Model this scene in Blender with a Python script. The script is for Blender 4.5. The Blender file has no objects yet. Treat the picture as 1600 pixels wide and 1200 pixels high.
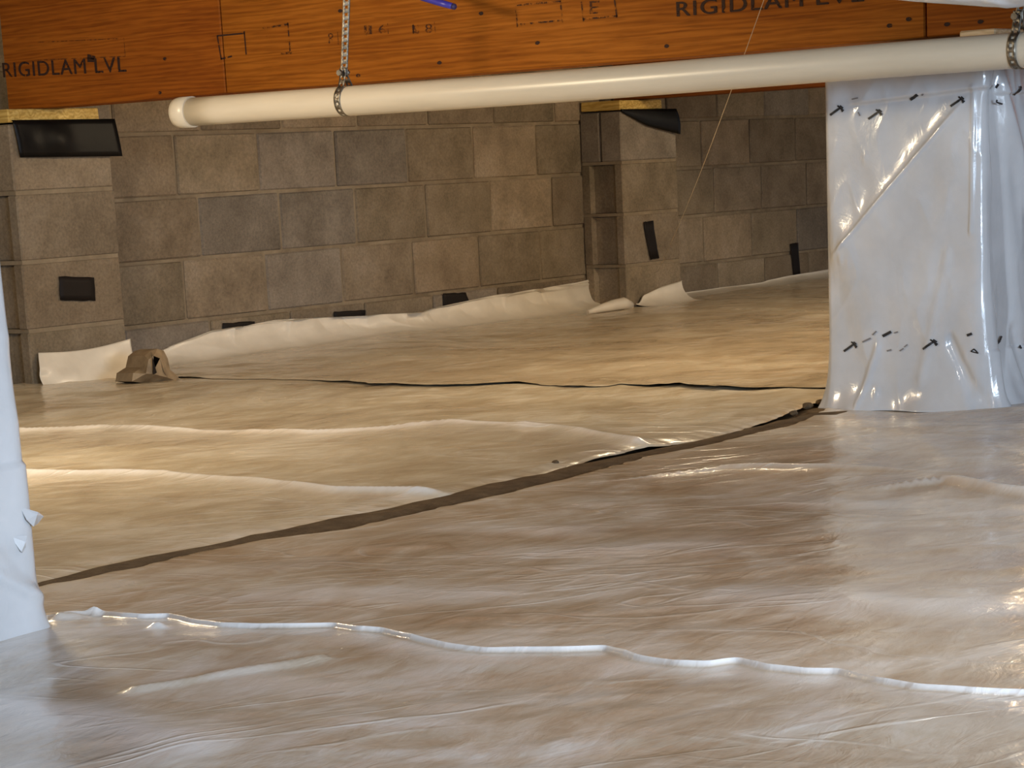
import bpy, bmesh, math, random
import numpy as np
from mathutils import Matrix, Vector

# ------------------------------------------------------------------ camera
# World: the block wall runs along +X, the girders and the pipe run along Y, Z is up.
# The camera is the origin, about 0.57 m above the crawl space floor.
FPX, PPY = 3801.25, 1200.0
PITCH, ROLL, YAW = 0.24154, -0.05053, 0.64842
_F = np.array([math.cos(YAW), math.sin(YAW), 0.0]); _R = np.array([math.sin(YAW), -math.cos(YAW), 0.0]); _U = np.array([0, 0, 1.0])
CF = _F * math.cos(PITCH) - _U * math.sin(PITCH)
_U2 = _U * math.cos(PITCH) + _F * math.sin(PITCH)
CR = _R * math.cos(ROLL) + _U2 * math.sin(ROLL)
CU = _U2 * math.cos(ROLL) - _R * math.sin(ROLL)
scene = bpy.context.scene
COL = scene.collection
cd = bpy.data.cameras.new('camera')
cd.sensor_fit = 'HORIZONTAL'; cd.sensor_width = 36.0
cd.lens = FPX / 1600 * 36.0
cd.shift_y = (PPY - 600) / 1600
cd.clip_start = 0.05; cd.clip_end = 100
cam = bpy.data.objects.new('camera', cd); COL.objects.link(cam)
m = Matrix.Identity(4)
for i in range(3):
    m[i][0] = CR[i]; m[i][1] = CU[i]; m[i][2] = -CF[i]
cam.matrix_world = m
scene.camera = cam

# ------------------------------------------------------------------ world, lights, exposure
scene.view_settings.view_transform = 'Standard'
scene.view_settings.look = 'None'
scene.view_settings.gamma = 1.0
scene.view_settings.use_curve_mapping = False
scene.view_settings.exposure = 0.0
w = bpy.data.worlds.new('world'); scene.world = w; w.use_nodes = True
w.node_tree.nodes['Background'].inputs['Color'].default_value = (0.80, 0.86, 1.0, 1)
w.node_tree.nodes['Background'].inputs['Strength'].default_value = 0.30

def area(name, loc, target, sx, sy, power, col):
    l = bpy.data.lights.new(name, 'AREA'); l.shape = 'RECTANGLE'; l.size = sx; l.size_y = sy
    l.energy = power; l.color = col
    o = bpy.data.objects.new(name, l); COL.objects.link(o)
    o.location = loc
    o.rotation_euler = (Vector(target) - Vector(loc)).to_track_quat('-Z', 'Y').to_euler()
    return o
def bulb(name, loc, power, col, r=0.04):
    l = bpy.data.lights.new(name, 'POINT'); l.energy = power; l.color = col; l.shadow_soft_size = r
    o = bpy.data.objects.new(name, l); COL.objects.link(o); o.location = loc
    return o
# daylight through the access opening behind the camera
area('access_door_daylight', (0.6, -2.6, 0.25), (3.0, 2.0, -0.35), 1.6, 0.7, 260, (0.62, 0.79, 1.0))
# lamps under the joists, above the frame; mid, back, far, south are added fill
bulb('work_lamp_north', (3.3, 4.2, 0.54), 70, (1.0, 0.82, 0.55), 0.11)
bulb('fill_lamp_mid', (5.75, 3.6, 0.56), 36, (1.0, 0.82, 0.55), 0.11)
bulb('fill_lamp_back', (7.75, 3.1, 0.55), 95, (1.0, 0.82, 0.55), 0.11)
bulb('fill_lamp_far', (10.2, 3.6, 0.55), 30, (1.0, 0.82, 0.55), 0.11)
bulb('work_lamp_door', (1.2, 0.45, 0.56), 17, (1.0, 0.95, 0.89), 0.04)
bulb('fill_lamp_south', (2.8, 1.1, 0.58), 18, (1.0, 0.95, 0.89), 0.08)

# ------------------------------------------------------------------ helpers
Z0 = -0.57           # level of the plastic on the floor
H = 0.2032           # block course
DW = 5.809           # face of the block wall
YP = DW - H          # front of the pilasters
rnd = random.Random(7)

def ray(x, y):
    return CF + CR * ((x - 800) / FPX) - CU * ((y - PPY) / FPX)
def hx(x, y, X): r = ray(x, y); return r * (X / r[0])
def hy(x, y, Y): r = ray(x, y); return r * (Y / r[1])
def hz(x, y, Z=Z0): r = ray(x, y); return r * (Z / r[2])

def vnoise(x, y, seed):
    """smooth 2-D value noise, -1..1, numpy"""
    rs = np.random.RandomState(seed); T = rs.rand(256, 256) * 2 - 1
    xi = np.floor(x).astype(int); yi = np.floor(y).astype(int)
    fx = x - xi; fy = y - yi
    fx = fx * fx * fx * (fx * (fx * 6 - 15) + 10); fy = fy * fy * fy * (fy * (fy * 6 - 15) + 10)
    a = T[xi % 256, yi % 256]; b = T[(xi + 1) % 256, yi % 256]; c = T[xi % 256, (yi + 1) % 256]; d = T[(xi + 1) % 256, (yi + 1) % 256]
    return (a * (1 - fx) + b * fx) * (1 - fy) + (c * (1 - fx) + d * fx) * fy
def ridged(x, y, seed): return 1 - np.abs(vnoise(x, y, seed)) * 2.2
def sstep(a, b, x):
    t = np.clip((x - a) / (b - a), 0, 1); return t * t * (3 - 2 * t)

def link(o, parent=None):
    COL.objects.link(o)
    if parent is not None: o.parent = parent
    return o
def mobj(name, me, mat=None, parent=None):
    if mat is not None and not me.materials: me.materials.append(mat)
    return link(bpy.data.objects.new(name, me), parent)
def tag(o, label=None, cat=None, group=None, kind=None):
    if label: o['label'] = label
    if cat: o['category'] = cat
    if group: o['group'] = group
    if kind: o['kind'] = kind
    return o
def empty(name, loc=(0, 0, 0)):
    o = bpy.data.objects.new(name, None); o.location = loc; o.empty_display_size = .1
    return link(o)
def child(o, parent):
    """parent while keeping the world coordinates of the mesh"""
    o.parent = parent
    o.location = Vector(o.location) - Vector(parent.location)
    return o

def grid_mesh(name, P, smooth=True, close_u=False, lift=None):
    """P: (n, m, 3) array of points"""
    n, mm = P.shape[:2]
    me = bpy.data.meshes.new(name)
    idx = np.arange(n * mm).reshape(n, mm)
    if close_u: idx = np.vstack([idx, idx[:1]])
    f = np.stack([idx[:-1, :-1], idx[1:, :-1], idx[1:, 1:], idx[:-1, 1:]], -1).reshape(-1, 4)
    me.vertices.add(n * mm); me.vertices.foreach_set('co', P.reshape(-1).astype(np.float32))
    k = len(f)
    me.loops.add(k * 4); me.loops.foreach_set('vertex_index', f.reshape(-1).astype(np.int32))
    me.polygons.add(k); me.polygons.foreach_set('loop_start', np.arange(0, k * 4, 4, dtype=np.int32))
    me.update(calc_edges=True); me.validate()
    if smooth: me.polygons.foreach_set('use_smooth', np.ones(k, dtype=bool))
    if lift is not None:
        at_ = me.attributes.new('lift', 'FLOAT', 'POINT'); at_.data.foreach_set('value', np.clip(lift, 0, 1).reshape(-1).astype(np.float32))
    return me

def box_bm(bm, lo, hi, bevel=0.0, jit=0.0):
    r = bmesh.ops.create_cube(bm, size=1.0)
    for v in r['verts']:
        for i in range(3):
            v.co[i] = lo[i] + (v.co[i] + .5) * (hi[i] - lo[i]) + rnd.uniform(-jit, jit)
    if bevel:
        es = list({e for v in r['verts'] for e in v.link_edges})
        bmesh.ops.bevel(bm, geom=es, offset=bevel, segments=1, affect='EDGES', profile=.5)
def bm_mesh(name, bm, smooth=False):
    me = bpy.data.meshes.new(name); bm.normal_update(); bm.to_mesh(me); bm.free()
    if smooth:
        for p in me.polygons: p.use_smooth = True
    return me
def box_mesh(name, lo, hi, bevel=0.0, jit=0.0):
    bm = bmesh.new(); box_bm(bm, lo, hi, bevel, jit); return bm_mesh(name, bm)

def tube_mesh(name, pts, rad, seg=12, caps=True):
    pts = [Vector(p) for p in pts]; n = len(pts)
    rads = rad if isinstance(rad, (list, tuple)) else [rad] * n
    bm = bmesh.new(); rings = []
    ref = None
    for i, p in enumerate(pts):
        t = (pts[min(i + 1, n - 1)] - pts[max(i - 1, 0)]).normalized()
        if ref is None: ref = t.orthogonal().normalized()
        a = (ref - t * ref.dot(t)).normalized(); ref = a; b = t.cross(a)
        rings.append([bm.verts.new(p + (a * math.cos(2 * math.pi * k / seg) + b * math.sin(2 * math.pi * k / seg)) * rads[i]) for k in range(seg)])
    for i in range(n - 1):
        for k in range(seg):
            bm.faces.new((rings[i][k], rings[i][(k + 1) % seg], rings[i + 1][(k + 1) % seg], rings[i + 1][k])).smooth = True
    if caps:
        bm.faces.new(rings[0][::-1]); bm.faces.new(rings[-1])
    return bm_mesh(name, bm)

# ------------------------------------------------------------------ materials
def mat(name, rough=.6, spec=.5, metal=0.0, coat=0.0, coat_rough=.1):
    mt = bpy.data.materials.new(name); mt.use_nodes = True
    nt = mt.node_tree; b = nt.nodes['Principled BSDF']
    b.inputs['Roughness'].default_value = rough
    b.inputs['Specular IOR Level'].default_value = spec
    b.inputs['Metallic'].default_value = metal
    b.inputs['Coat Weight'].default_value = coat
    b.inputs['Coat Roughness'].default_value = coat_rough
    return mt, nt, b
def N(nt, typ, **kw):
    n = nt.nodes.new(typ)
    for k, v in kw.items():
        if k in n.inputs: n.inputs[k].default_value = v
        else: setattr(n, k, v)
    return n
def coords(nt, scale=(1, 1, 1), rot=(0, 0, 0), kind='Object', loc=(0, 0, 0)):
    tc = N(nt, 'ShaderNodeTexCoord'); mp = N(nt, 'ShaderNodeMapping')
    mp.inputs['Scale'].default_value = scale; mp.inputs['Rotation'].default_value = rot; mp.inputs['Location'].default_value = loc
    nt.links.new(tc.outputs[kind], mp.inputs['Vector']); return mp.outputs['Vector']
def noise(nt, vec, scale, detail=4, rough=.55, dist=0.0):
    n = N(nt, 'ShaderNodeTexNoise', Scale=scale, Detail=detail, Roughness=rough, Distortion=dist)
    nt.links.new(vec, n.inputs['Vector']); return n.outputs['Fac']
def ramp(nt, fac, stops):
    r = N(nt, 'ShaderNodeValToRGB'); e = r.color_ramp.elements
    while len(e) < len(stops): e.new(.5)
    for s, (p, c) in zip(e, stops): s.position = p; s.color = (*c, 1)
    nt.links.new(fac, r.inputs['Fac']); return r.outputs['Color']
def mixc(nt, fac, a, b, mode='MIX'):
    n = N(nt, 'ShaderNodeMix', data_type='RGBA', blend_type=mode)
    for s, v in ((0, fac), (6, a), (7, b)):
        if hasattr(v, 'links'): nt.links.new(v, n.inputs[s])
        else: n.inputs[s].default_value = v if s == 0 else (*v, 1)
    return n.outputs[2]
def bump(nt, b, h, strength, dist):
    n = N(nt, 'ShaderNodeBump', Strength=strength, Distance=dist)
    nt.links.new(h, n.inputs['Height']); nt.links.new(n.outputs['Normal'], b.inputs['Normal'])
    return n

def make_block_mat(name, c0, c1, c2):
    mt, nt, b = mat(name, .92, .25)
    v = coords(nt, kind='Object')
    oi = N(nt, 'ShaderNodeObjectInfo')
    add = N(nt, 'ShaderNodeVectorMath', operation='ADD')
    sc = N(nt, 'ShaderNodeVectorMath', operation='SCALE'); sc.inputs['Scale'].default_value = 17
    cmb = N(nt, 'ShaderNodeCombineXYZ')
    for i in range(3): nt.links.new(oi.outputs['Random'], cmb.inputs[i])
    nt.links.new(cmb.outputs[0], sc.inputs[0]); nt.links.new(v, add.inputs[0]); nt.links.new(sc.outputs[0], add.inputs[1])
    v = add.outputs[0]
    big = noise(nt, v, 7, 4, .6)
    col = ramp(nt, big, [(.30, c0), (.52, c1), (.72, c2)])
    fine = noise(nt, v, 110, 4, .75)
    col = mixc(nt, .62, col, ramp(nt, fine, [(.25, (.34, .34, .34)), (.5, (.8, .8, .8)), (.75, (1.25, 1.22, 1.15))]), 'MULTIPLY')
    hv = N(nt, 'ShaderNodeMapRange'); hv.inputs['To Min'].default_value = .78; hv.inputs['To Max'].default_value = 1.18
    nt.links.new(oi.outputs['Random'], hv.inputs['Value'])
    hs = N(nt, 'ShaderNodeHueSaturation'); nt.links.new(hv.outputs[0], hs.inputs['Value']); nt.links.new(col, hs.inputs['Color'])
    nt.links.new(hs.outputs['Color'], b.inputs['Base Color'])
    bump(nt, b, fine, .5, .004)
    return mt
M_BLOCK = [make_block_mat('concrete_block_tan', (.17, .13, .088), (.235, .182, .125), (.28, .225, .165)),
           make_block_mat('concrete_block_olive', (.165, .13, .085), (.228, .178, .12), (.275, .22, .157)),
           make_block_mat('concrete_block_grey', (.16, .132, .102), (.212, .177, .14), (.262, .222, .178)),
           make_block_mat('concrete_block_rust', (.172, .128, .084), (.235, .179, .12), (.28, .22, .158))]
mt, nt, b = mat('mortar', .95, .2); v = coords(nt)
nt.links.new(ramp(nt, noise(nt, v, 9, 5, .65), [(.3, (.15, .115, .075)), (.6, (.235, .185, .125)), (.8, (.31, .25, .18))]), b.inputs['Base Color'])
bump(nt, b, noise(nt, v, 90, 3), .5, .004); M_MORTAR = mt

def make_wood(name, dark, mid, light, rough=.7, sc=(14, 1.2, 22)):
    mt, nt, b = mat(name, rough, .12)
    v = coords(nt, sc)
    warp = noise(nt, coords(nt, (2.2, 1.1, 6)), 1.6, 3, .5)
    wv = N(nt, 'ShaderNodeTexWave', wave_type='BANDS', bands_direction='Z', Scale=1.0, Distortion=14.0, Detail=4.0)
    wv.inputs['Detail Scale'].default_value = 1.2
    nt.links.new(v, wv.inputs['Vector'])
    g = mixc(nt, .72, wv.outputs['Color'], noise(nt, coords(nt, (30, 2.5, 90)), 1.0, 5, .65))
    g = mixc(nt, .45, g, warp)
    col = ramp(nt, g, [(.32, dark), (.49, mid), (.68, light)])
    pores = noise(nt, coords(nt, (60, 9, 160)), 1.0, 2)
    col = mixc(nt, .35, col, ramp(nt, pores, [(.36, (.45, .4, .35)), (.5, (1, 1, 1))]), 'MULTIPLY')
    nt.links.new(col, b.inputs['Base Color'])
    bump(nt, b, g, .25, .003)
    return mt
M_LVL = [make_wood('laminated_veneer_red', (.17, .042, .004), (.25, .068, .006), (.33, .10, .010)),
         make_wood('laminated_veneer_orange', (.19, .052, .004), (.275, .086, .007), (.36, .122, .013)),
         make_wood('laminated_veneer_brown', (.11, .03, .006), (.16, .045, .008), (.21, .068, .013))]
M_PLATE = make_wood('yellow_pine', (.36, .22, .05), (.52, .35, .10), (.66, .47, .17), .6, (30, 5, 20))
M_SHIM = make_wood('tan_pine', (.42, .28, .14), (.58, .42, .24), (.68, .52, .33), .6, (30, 5, 20))
M_JOIST = make_wood('joist_wood', (.20, .11, .05), (.30, .18, .09), (.38, .25, .13))

mt, nt, b = mat('stamp_ink', .7, .2); v = coords(nt, kind='Generated')
b.inputs['Base Color'].default_value = (.035, .016, .010, 1)
tcv = coords(nt, (1, 1, 1)); al = ramp(nt, noise(nt, tcv, 60, 4, .7), [(.34, (0, 0, 0)), (.46, (1, 1, 1))])
nt.links.new(al, b.inputs['Alpha']); M_INK = mt
mt, nt, b = mat('faded_stamp_ink', .7, .2)
b.inputs['Base Color'].default_value = (.055, .022, .010, 1)
al = ramp(nt, noise(nt, coords(nt), 45, 4, .75), [(.44, (0, 0, 0)), (.58, (.9, .9, .9))])
nt.links.new(al, b.inputs['Alpha']); M_INK_FADED = mt
mt, nt, b = mat('print_ink', .4, .4); b.inputs['Base Color'].default_value = (.02, .02, .022, 1); M_PRINT = mt
mt, nt, b = mat('faded_print_ink', .4, .4); b.inputs['Base Color'].default_value = (.20, .19, .19, 1); M_PRINT_FADED = mt

def make_floor_plastic(name, tan, mid, white, seed):
    """milky poly sheeting lying on brown soil: the soil tints it where the film clings"""
    mt, nt, b = mat(name, .25, .4, 0, .18, .09)
    n1 = noise(nt, coords(nt, (1.3, 1.0, 1), (0, 0, .35), loc=(seed, seed, 0)), 1.9, 5, .6, .8)
    n2 = noise(nt, coords(nt, (5, 11, 1), (0, 0, -.65), loc=(seed, 0, 0)), 1.0, 5, .62, .6)
    f = mixc(nt, .5, n1, n2)
    col = ramp(nt, f, [(.36, tan), (.50, mid), (.62, white)])
    la = N(nt, 'ShaderNodeAttribute', attribute_name='lift')      # milky white of film lifted off the soil, plus painted glints and sheen
    col = mixc(nt, la.outputs['Fac'], col, (.84, .83, .82))
    rr = N(nt, 'ShaderNodeMapRange'); rr.inputs['To Min'].default_value = .14; rr.inputs['To Max'].default_value = .34
    nt.links.new(n1, rr.inputs['Value']); nt.links.new(rr.outputs[0], b.inputs['Roughness'])
    wr = noise(nt, coords(nt, (9, 22, 1), (0, 0, -.6)), 1.2, 4, .6, 1.2)
    w2 = noise(nt, coords(nt, (26, 40, 1), (0, 0, -.9)), 1.0, 3, .6, .8)
    hh = mixc(nt, .35, wr, w2)
    # thin crease lines: zero crossings of two warped noises, a little whiter where the film was folded
    tc = N(nt, 'ShaderNodeTexCoord'); rot = N(nt, 'ShaderNodeVectorRotate', rotation_type='Z_AXIS'); rot.inputs['Angle'].default_value = .9
    nt.links.new(tc.outputs['Object'], rot.inputs['Vector'])
    cr_sum = None
    for sx, sy, rz, thr in ((1.6, 4.2, .0, .022), (3.0, 7.0, .35, .030), (2.2, 9.0, -.4, .028)):
        r2 = N(nt, 'ShaderNodeVectorRotate', rotation_type='Z_AXIS'); r2.inputs['Angle'].default_value = rz; nt.links.new(rot.outputs[0], r2.inputs['Vector'])
        mp = N(nt, 'ShaderNodeMapping'); mp.inputs['Scale'].default_value = (sx, sy, 1); mp.inputs['Location'].default_value = (seed * 3, seed, 0); nt.links.new(r2.outputs[0], mp.inputs['Vector'])
        n_ = noise(nt, mp.outputs[0], 1.0, 2, .45, .5)
        a_ = N(nt, 'ShaderNodeMath', operation='SUBTRACT'); a_.inputs[1].default_value = .5; nt.links.new(n_, a_.inputs[0])
        b_ = N(nt, 'ShaderNodeMath', operation='ABSOLUTE'); nt.links.new(a_.outputs[0], b_.inputs[0])
        c_ = N(nt, 'ShaderNodeMapRange'); c_.inputs['From Min'].default_value = 0; c_.inputs['From Max'].default_value = thr; c_.inputs['To Min'].default_value = 1; c_.inputs['To Max'].default_value = 0
        nt.links.new(b_.outputs[0], c_.inputs['Value'])
        gate = N(nt, 'ShaderNodeMapRange'); gate.inputs['From Min'].default_value = .47; gate.inputs['From Max'].default_value = .60
        nt.links.new(noise(nt, mp.outputs[0], .55, 2, .5), gate.inputs['Value'])
        d_ = N(nt, 'ShaderNodeMath', operation='MULTIPLY'); nt.links.new(c_.outputs[0], d_.inputs[0]); nt.links.new(gate.outputs[0], d_.inputs[1])
        if cr_sum is None: cr_sum = d_.outputs[0]
        else:
            e_ = N(nt, 'ShaderNodeMath', operation='MAXIMUM'); nt.links.new(cr_sum, e_.inputs[0]); nt.links.new(d_.outputs[0], e_.inputs[1]); cr_sum = e_.outputs[0]
    hm = N(nt, 'ShaderNodeMath', operation='MULTIPLY_ADD'); hm.inputs[1].default_value = .55
    nt.links.new(cr_sum, hm.inputs[0]); nt.links.new(hh, hm.inputs[2]); hh = hm.outputs[0]
    wf = N(nt, 'ShaderNodeMath', operation='MULTIPLY'); wf.inputs[1].default_value = .30; nt.links.new(cr_sum, wf.inputs[0])
    nt.links.new(mixc(nt, wf.outputs[0], col, (.80, .77, .72)), b.inputs['Base Color'])
    bump(nt, b, hh, .40, .006)
    return mt
M_NORTH = make_floor_plastic('poly_sheet_north', (.44, .35, .23), (.60, .52, .38), (.74, .68, .56), 1.3)
M_BACK = make_floor_plastic('poly_sheet_back', (.40, .31, .195), (.54, .445, .305), (.66, .58, .435), 4.1)
M_MIDDLE = make_floor_plastic('poly_sheet_middle', (.41, .295, .185), (.57, .475, .36), (.73, .68, .61), 7.7)
M_NEAR = make_floor_plastic('poly_sheet_near', (.38, .28, .17), (.55, .48, .385), (.72, .70, .67), 9.2)

mt, nt, b = mat('white_poly_wrap', .2, .5, 0, .5, .07)
nt.links.new(ramp(nt, noise(nt, coords(nt), 6, 4, .6), [(.3, (.49, .495, .505)), (.7, (.60, .605, .615))]), b.inputs['Base Color'])
bump(nt, b, noise(nt, coords(nt, (14, 14, 9)), 1.6, 4, .6, 1.0), .22, .006); M_WRAP = mt
mt, nt, b = mat('white_poly_skirt', .42, .35, 0, .06, .15)
nt.links.new(ramp(nt, noise(nt, coords(nt), 5, 4, .6), [(.3, (.57, .51, .42)), (.7, (.70, .645, .55))]), b.inputs['Base Color'])
bump(nt, b, noise(nt, coords(nt, (9, 9, 6)), 1.6, 4, .6, 1.0), .25, .006); M_SKIRT = mt
mt, nt, b = mat('soil', .95, .15); v = coords(nt)
nt.links.new(ramp(nt, noise(nt, v, 22, 6, .7), [(.3, (.075, .048, .025)), (.6, (.135, .092, .052)), (.8, (.19, .135, .08))]), b.inputs['Base Color'])
bump(nt, b, noise(nt, v, 60, 5, .7), .8, .012); M_SOIL = mt
mt, nt, b = mat('white_pvc', .32, .5); v = coords(nt, (1, .15, 1))
nt.links.new(ramp(nt, noise(nt, v, 12, 4, .6), [(.3, (.50, .45, .355)), (.7, (.61, .555, .45))]), b.inputs['Base Color']); M_PVC = mt
mt, nt, b = mat('galvanised_steel', .5, .5, 1.0)
nt.links.new(ramp(nt, noise(nt, coords(nt), 60, 3), [(.3, (.15, .135, .11)), (.7, (.30, .275, .23))]), b.inputs['Base Color']); M_STEEL = mt
mt, nt, b = mat('black_tape', .65, .2); b.inputs['Base Color'].default_value = (.008, .005, .004, 1)
bump(nt, b, noise(nt, coords(nt), 40, 3), .25, .004); M_TAPE = mt
mt, nt, b = mat('black_membrane', .42, .10); b.inputs['Base Color'].default_value = (.005, .0045, .0045, 1)
bump(nt, b, noise(nt, coords(nt), 25, 3), .2, .005); M_MEMB = mt
mt, nt, b = mat('blue_plastic', .35, .5); b.inputs['Base Color'].default_value = (.045, .04, .36, 1); M_BLUE = mt
mt, nt, b = mat('blue_plastic_dark', .5, .4); b.inputs['Base Color'].default_value = (.03, .025, .10, 1); M_BLUED = mt
mt, nt, b = mat('cobweb_silk', .6, .3); b.inputs['Base Color'].default_value = (.55, .46, .33, 1); M_SILK = mt
mt, nt, b = mat('dirty_plastic', .5, .3); nt.links.new(ramp(nt, noise(nt, coords(nt), 18, 4, .6), [(.3, (.16, .11, .06)), (.7, (.34, .25, .15))]), b.inputs['Base Color']); M_DIRTY = mt
mt, nt, b = mat('subfloor_plywood', .8, .2)
nt.links.new(ramp(nt, noise(nt, coords(nt, (1, 6, 1)), 3, 4), [(.3, (.22, .14, .07)), (.7, (.34, .23, .12))]), b.inputs['Base Color']); M_PLY = mt

# ------------------------------------------------------------------ the setting
# bare soil under the plastic
xs = np.linspace(-1.5, 12.8, 240); ys = np.linspace(-2.2, DW + .02, 160)
ys = np.unique(np.concatenate([ys, np.linspace(2.5, 3.0, 60)]))
X, Y = np.meshgrid(xs, ys, indexing='ij')
P = np.stack([X, Y, -.597 + .004 * vnoise(X * 6, Y * 6, 3) + np.exp(-((Y - 2.745) / .07) ** 4) * (.021 + .004 * vnoise(X * 18, Y * 25, 4))], -1)
floor = mobj('floor', grid_mesh('floor', P), M_SOIL); tag(floor, kind='structure')

ceil_o = mobj('ceiling', box_mesh('ceiling', (-1.5, -2.2, .90), (12.8, DW + .3, .93)), M_PLY); tag(ceil_o, kind='structure')
jm = box_mesh('joist', (-1.5, -.02, .645), (12.8, .02, .899)); jm.materials.append(M_JOIST)
for k in range(17):
    o = mobj('joist', jm, None, ceil_o); o.location = (0, -1.5 + .44 * k, 0)

# block wall: mortar body with every block in front of it
wall = mobj('wall_back', box_mesh('wall_back', (4.2, DW + .004, -.75), (12.8, DW + .22, .90)), M_MORTAR); tag(wall, kind='structure')
def block_mesh(name, wdt, mi, seed):
    rs = random.Random(seed); bm = bmesh.new()
    box_bm(bm, (0, -.004, 0), (wdt, .05, H - .011), .005)
    for v in bm.verts: v.co += Vector((rs.uniform(-.0015, .0015), rs.uniform(-.001, .001), rs.uniform(-.0015, .0015)))
    me = bm_mesh(name, bm); me.materials.append(M_BLOCK[mi]); return me
BM = {(wk, mi): block_mesh('block', wv, mi, 5 + mi) for wk, wv in (('full', .4064 - .011), ('half', .2032 - .011)) for mi in range(4)}
ZA = -.0386
# (bottom, first joint): joints read off the photograph, course by course
rows = [(ZA - 3 * H, 6.10), (ZA - 2 * H, 5.993), (ZA - H, 6.088), (ZA, 5.994), (ZA + H, 6.13), (ZA + 2 * H, 5.93), (ZA + 3 * H, 6.13)]
greys = {(2, 0), (2, 1), (3, 1), (3, 2), (1, 1), (3, -2)}
brs = random.Random(21)
for r, (zb, j0) in enumerate(rows):
    for k in range(-4, 17):
        x0 = j0 + .4064 * k
        if x0 > 12.6: continue
        mi = 2 if (r, k) in greys else brs.choices([0, 1, 2, 3], [4, 4, 1.2, 2])[0]
        o = mobj('block', BM[('full', mi)], None, wall)
        o.location = (x0 + .0055, DW + brs.uniform(-.001, .003), zb + .0055)

# pilasters built of blocks, front faces YP
def pil_block(name, seed, mi, recess):
    """16 x 8 in. block, with the recessed end of a stretcher block on the visible side"""
    rs = random.Random(seed); bm = bmesh.new()
    L, Dp, Hh = .4064, H - .004, H - .010
    if not recess:
        box_bm(bm, (0, 0, 0), (L, Dp, Hh), .005)
    else:
        prof = [(0, 0), (0, .035), (.020, .045), (.024, .10), (.020, .150), (0, .160), (0, Dp), (L, Dp), (L, 0)]
        lo = [bm.verts.new((x, y, 0)) for x, y in prof]; hi = [bm.verts.new((x, y, Hh)) for x, y in prof]
        n = len(prof)
        for i in range(n): bm.faces.new((lo[i], lo[(i + 1) % n], hi[(i + 1) % n], hi[i]))
        bm.faces.new(lo[::-1]); bm.faces.new(hi)
        bmesh.ops.recalc_face_normals(bm, faces=bm.faces)
        bmesh.ops.bevel(bm, geom=[e for e in bm.edges if e.calc_face_angle(0) > 1.2], offset=.004, segments=1, affect='EDGES')
    me = bm_mesh(name, bm); me.materials.append(M_BLOCK[mi]); return me
def pilaster(x0, label, mis, split_top):
    root = empty('block_pilaster', (x0, YP, Z0 - .03)); tag(root, label, 'pilaster', 'block pilasters on the wall')
    top = .2025
    zb = top
    for i, mi in enumerate(mis):
        zb -= H
        if i == 0 and split_top:
            for y0, y1 in ((0, .100), (.106, .199)):
                o = mobj('block', box_mesh('block', (0, y0, 0), (.4064, y1, H - .010), .005, .001), M_BLOCK[mi])
                o.location = (x0, YP, zb + .005); child(o, root)
        else:
            o = mobj('block', pil_block('block', i + 3, mi, i > 0), None); o.location = (x0 + rnd.uniform(-.002, .002), YP + rnd.uniform(0, .002), zb + .005); child(o, root)
    o = mobj('mortar_joint', box_mesh('mortar_joint', (.007, .006, Z0 - .03), (.4064 - .006, H - .004, top - .004)), M_MORTAR)
    # the mortar body stops short of the hollow ends
    for v in o.data.vertices:
        if v.co.x < .1: v.co.x = .028
    o.location = (x0, YP, 0); child(o, root)
    strips = bmesh.new()
    for i in range(1, 4):
        z = top - i * H
        box_bm(strips, (.003, .003, z - .006), (.402, H - .006, z + .006), 0)
    o = mobj('bed_joint', bm_mesh('bed_joint', strips), M_MORTAR); o.location = (x0, YP, 0); child(o, root)
    return root
XL, XM = 5.1, 8.329
pilaster(XL, 'tan concrete block pilaster at left with square black tape patch on its face', [0, 0, 3, 1], False)
pilaster(XM, 'concrete block pilaster in mid wall with dark hollow side and upright tape strip', [2, 1, 0, 1], True)

# ------------------------------------------------------------------ pilaster tops: wood plates and black membranes
def plate(x0, x1, label):
    o = mobj('wood_plate', box_mesh('wood_plate', (0, 0, 0), (x1 - x0, .19, .037), .003, .001), M_PLATE)
    o.location = (x0, YP - .002, .2035)
    tag(o, label, 'plank', 'wood plates under the girders'); return o
plate(XL - .002, 5.468, 'long yellow wood plate under the girder on the left pilaster')
plate(XM - .002, 8.632, 'short yellow wood plate on top of the mid wall pilaster')
def membrane(pts_top, pts_bot, label, bulge):
    n = 24; k = 8
    P = np.zeros((n, k, 3))
    for i in range(n):
        t = i / (n - 1)
        a = np.array([np.interp(t, np.linspace(0, 1, len(pts_top)), [p[j] for p in pts_top]) for j in range(3)])
        c = np.array([np.interp(t, np.linspace(0, 1, len(pts_bot)), [p[j] for p in pts_bot]) for j in range(3)])
        for j in range(k):
            s = j / (k - 1)
            p = a * (1 - s) + c * s
            p[1] -= bulge(t) * math.sin(s * math.pi * .9) + .003
            P[i, j] = p
    back = np.repeat(P[:, :1], 1, 1).copy(); back[:, 0, 1] = YP + .03; back[:, 0, 2] = .2032
    P = np.concatenate([back, P], 1)
    o = mobj('black_membrane', grid_mesh('black_membrane', P), M_MEMB)
    md = o.modifiers.new('thick', 'SOLIDIFY'); md.thickness = .0016; md.offset = 0
    tag(o, label, 'membrane', 'black membranes on the pilasters'); return o
Yf = YP - .003
membrane([hy(18, 188, Yf), hy(178, 186, Yf - .006)], [hy(30, 246, Yf), hy(190, 244, Yf - .012)],
         'wide black membrane hanging over the top of the left pilaster', lambda t: .002 + .016 * math.exp(-((t - .38) / .13) ** 2) + .008 * math.exp(-((t - .15) / .07) ** 2))
membrane([hy(970, 171, Yf), hy(1056, 170, Yf - .004)], [hy(971, 176, Yf), hy(1010, 197, Yf - .004), hy(1061, 210, Yf - .010)],
         'slanted black membrane corner hanging on the mid wall pilaster', lambda t: .002 + .008 * t)

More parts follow.
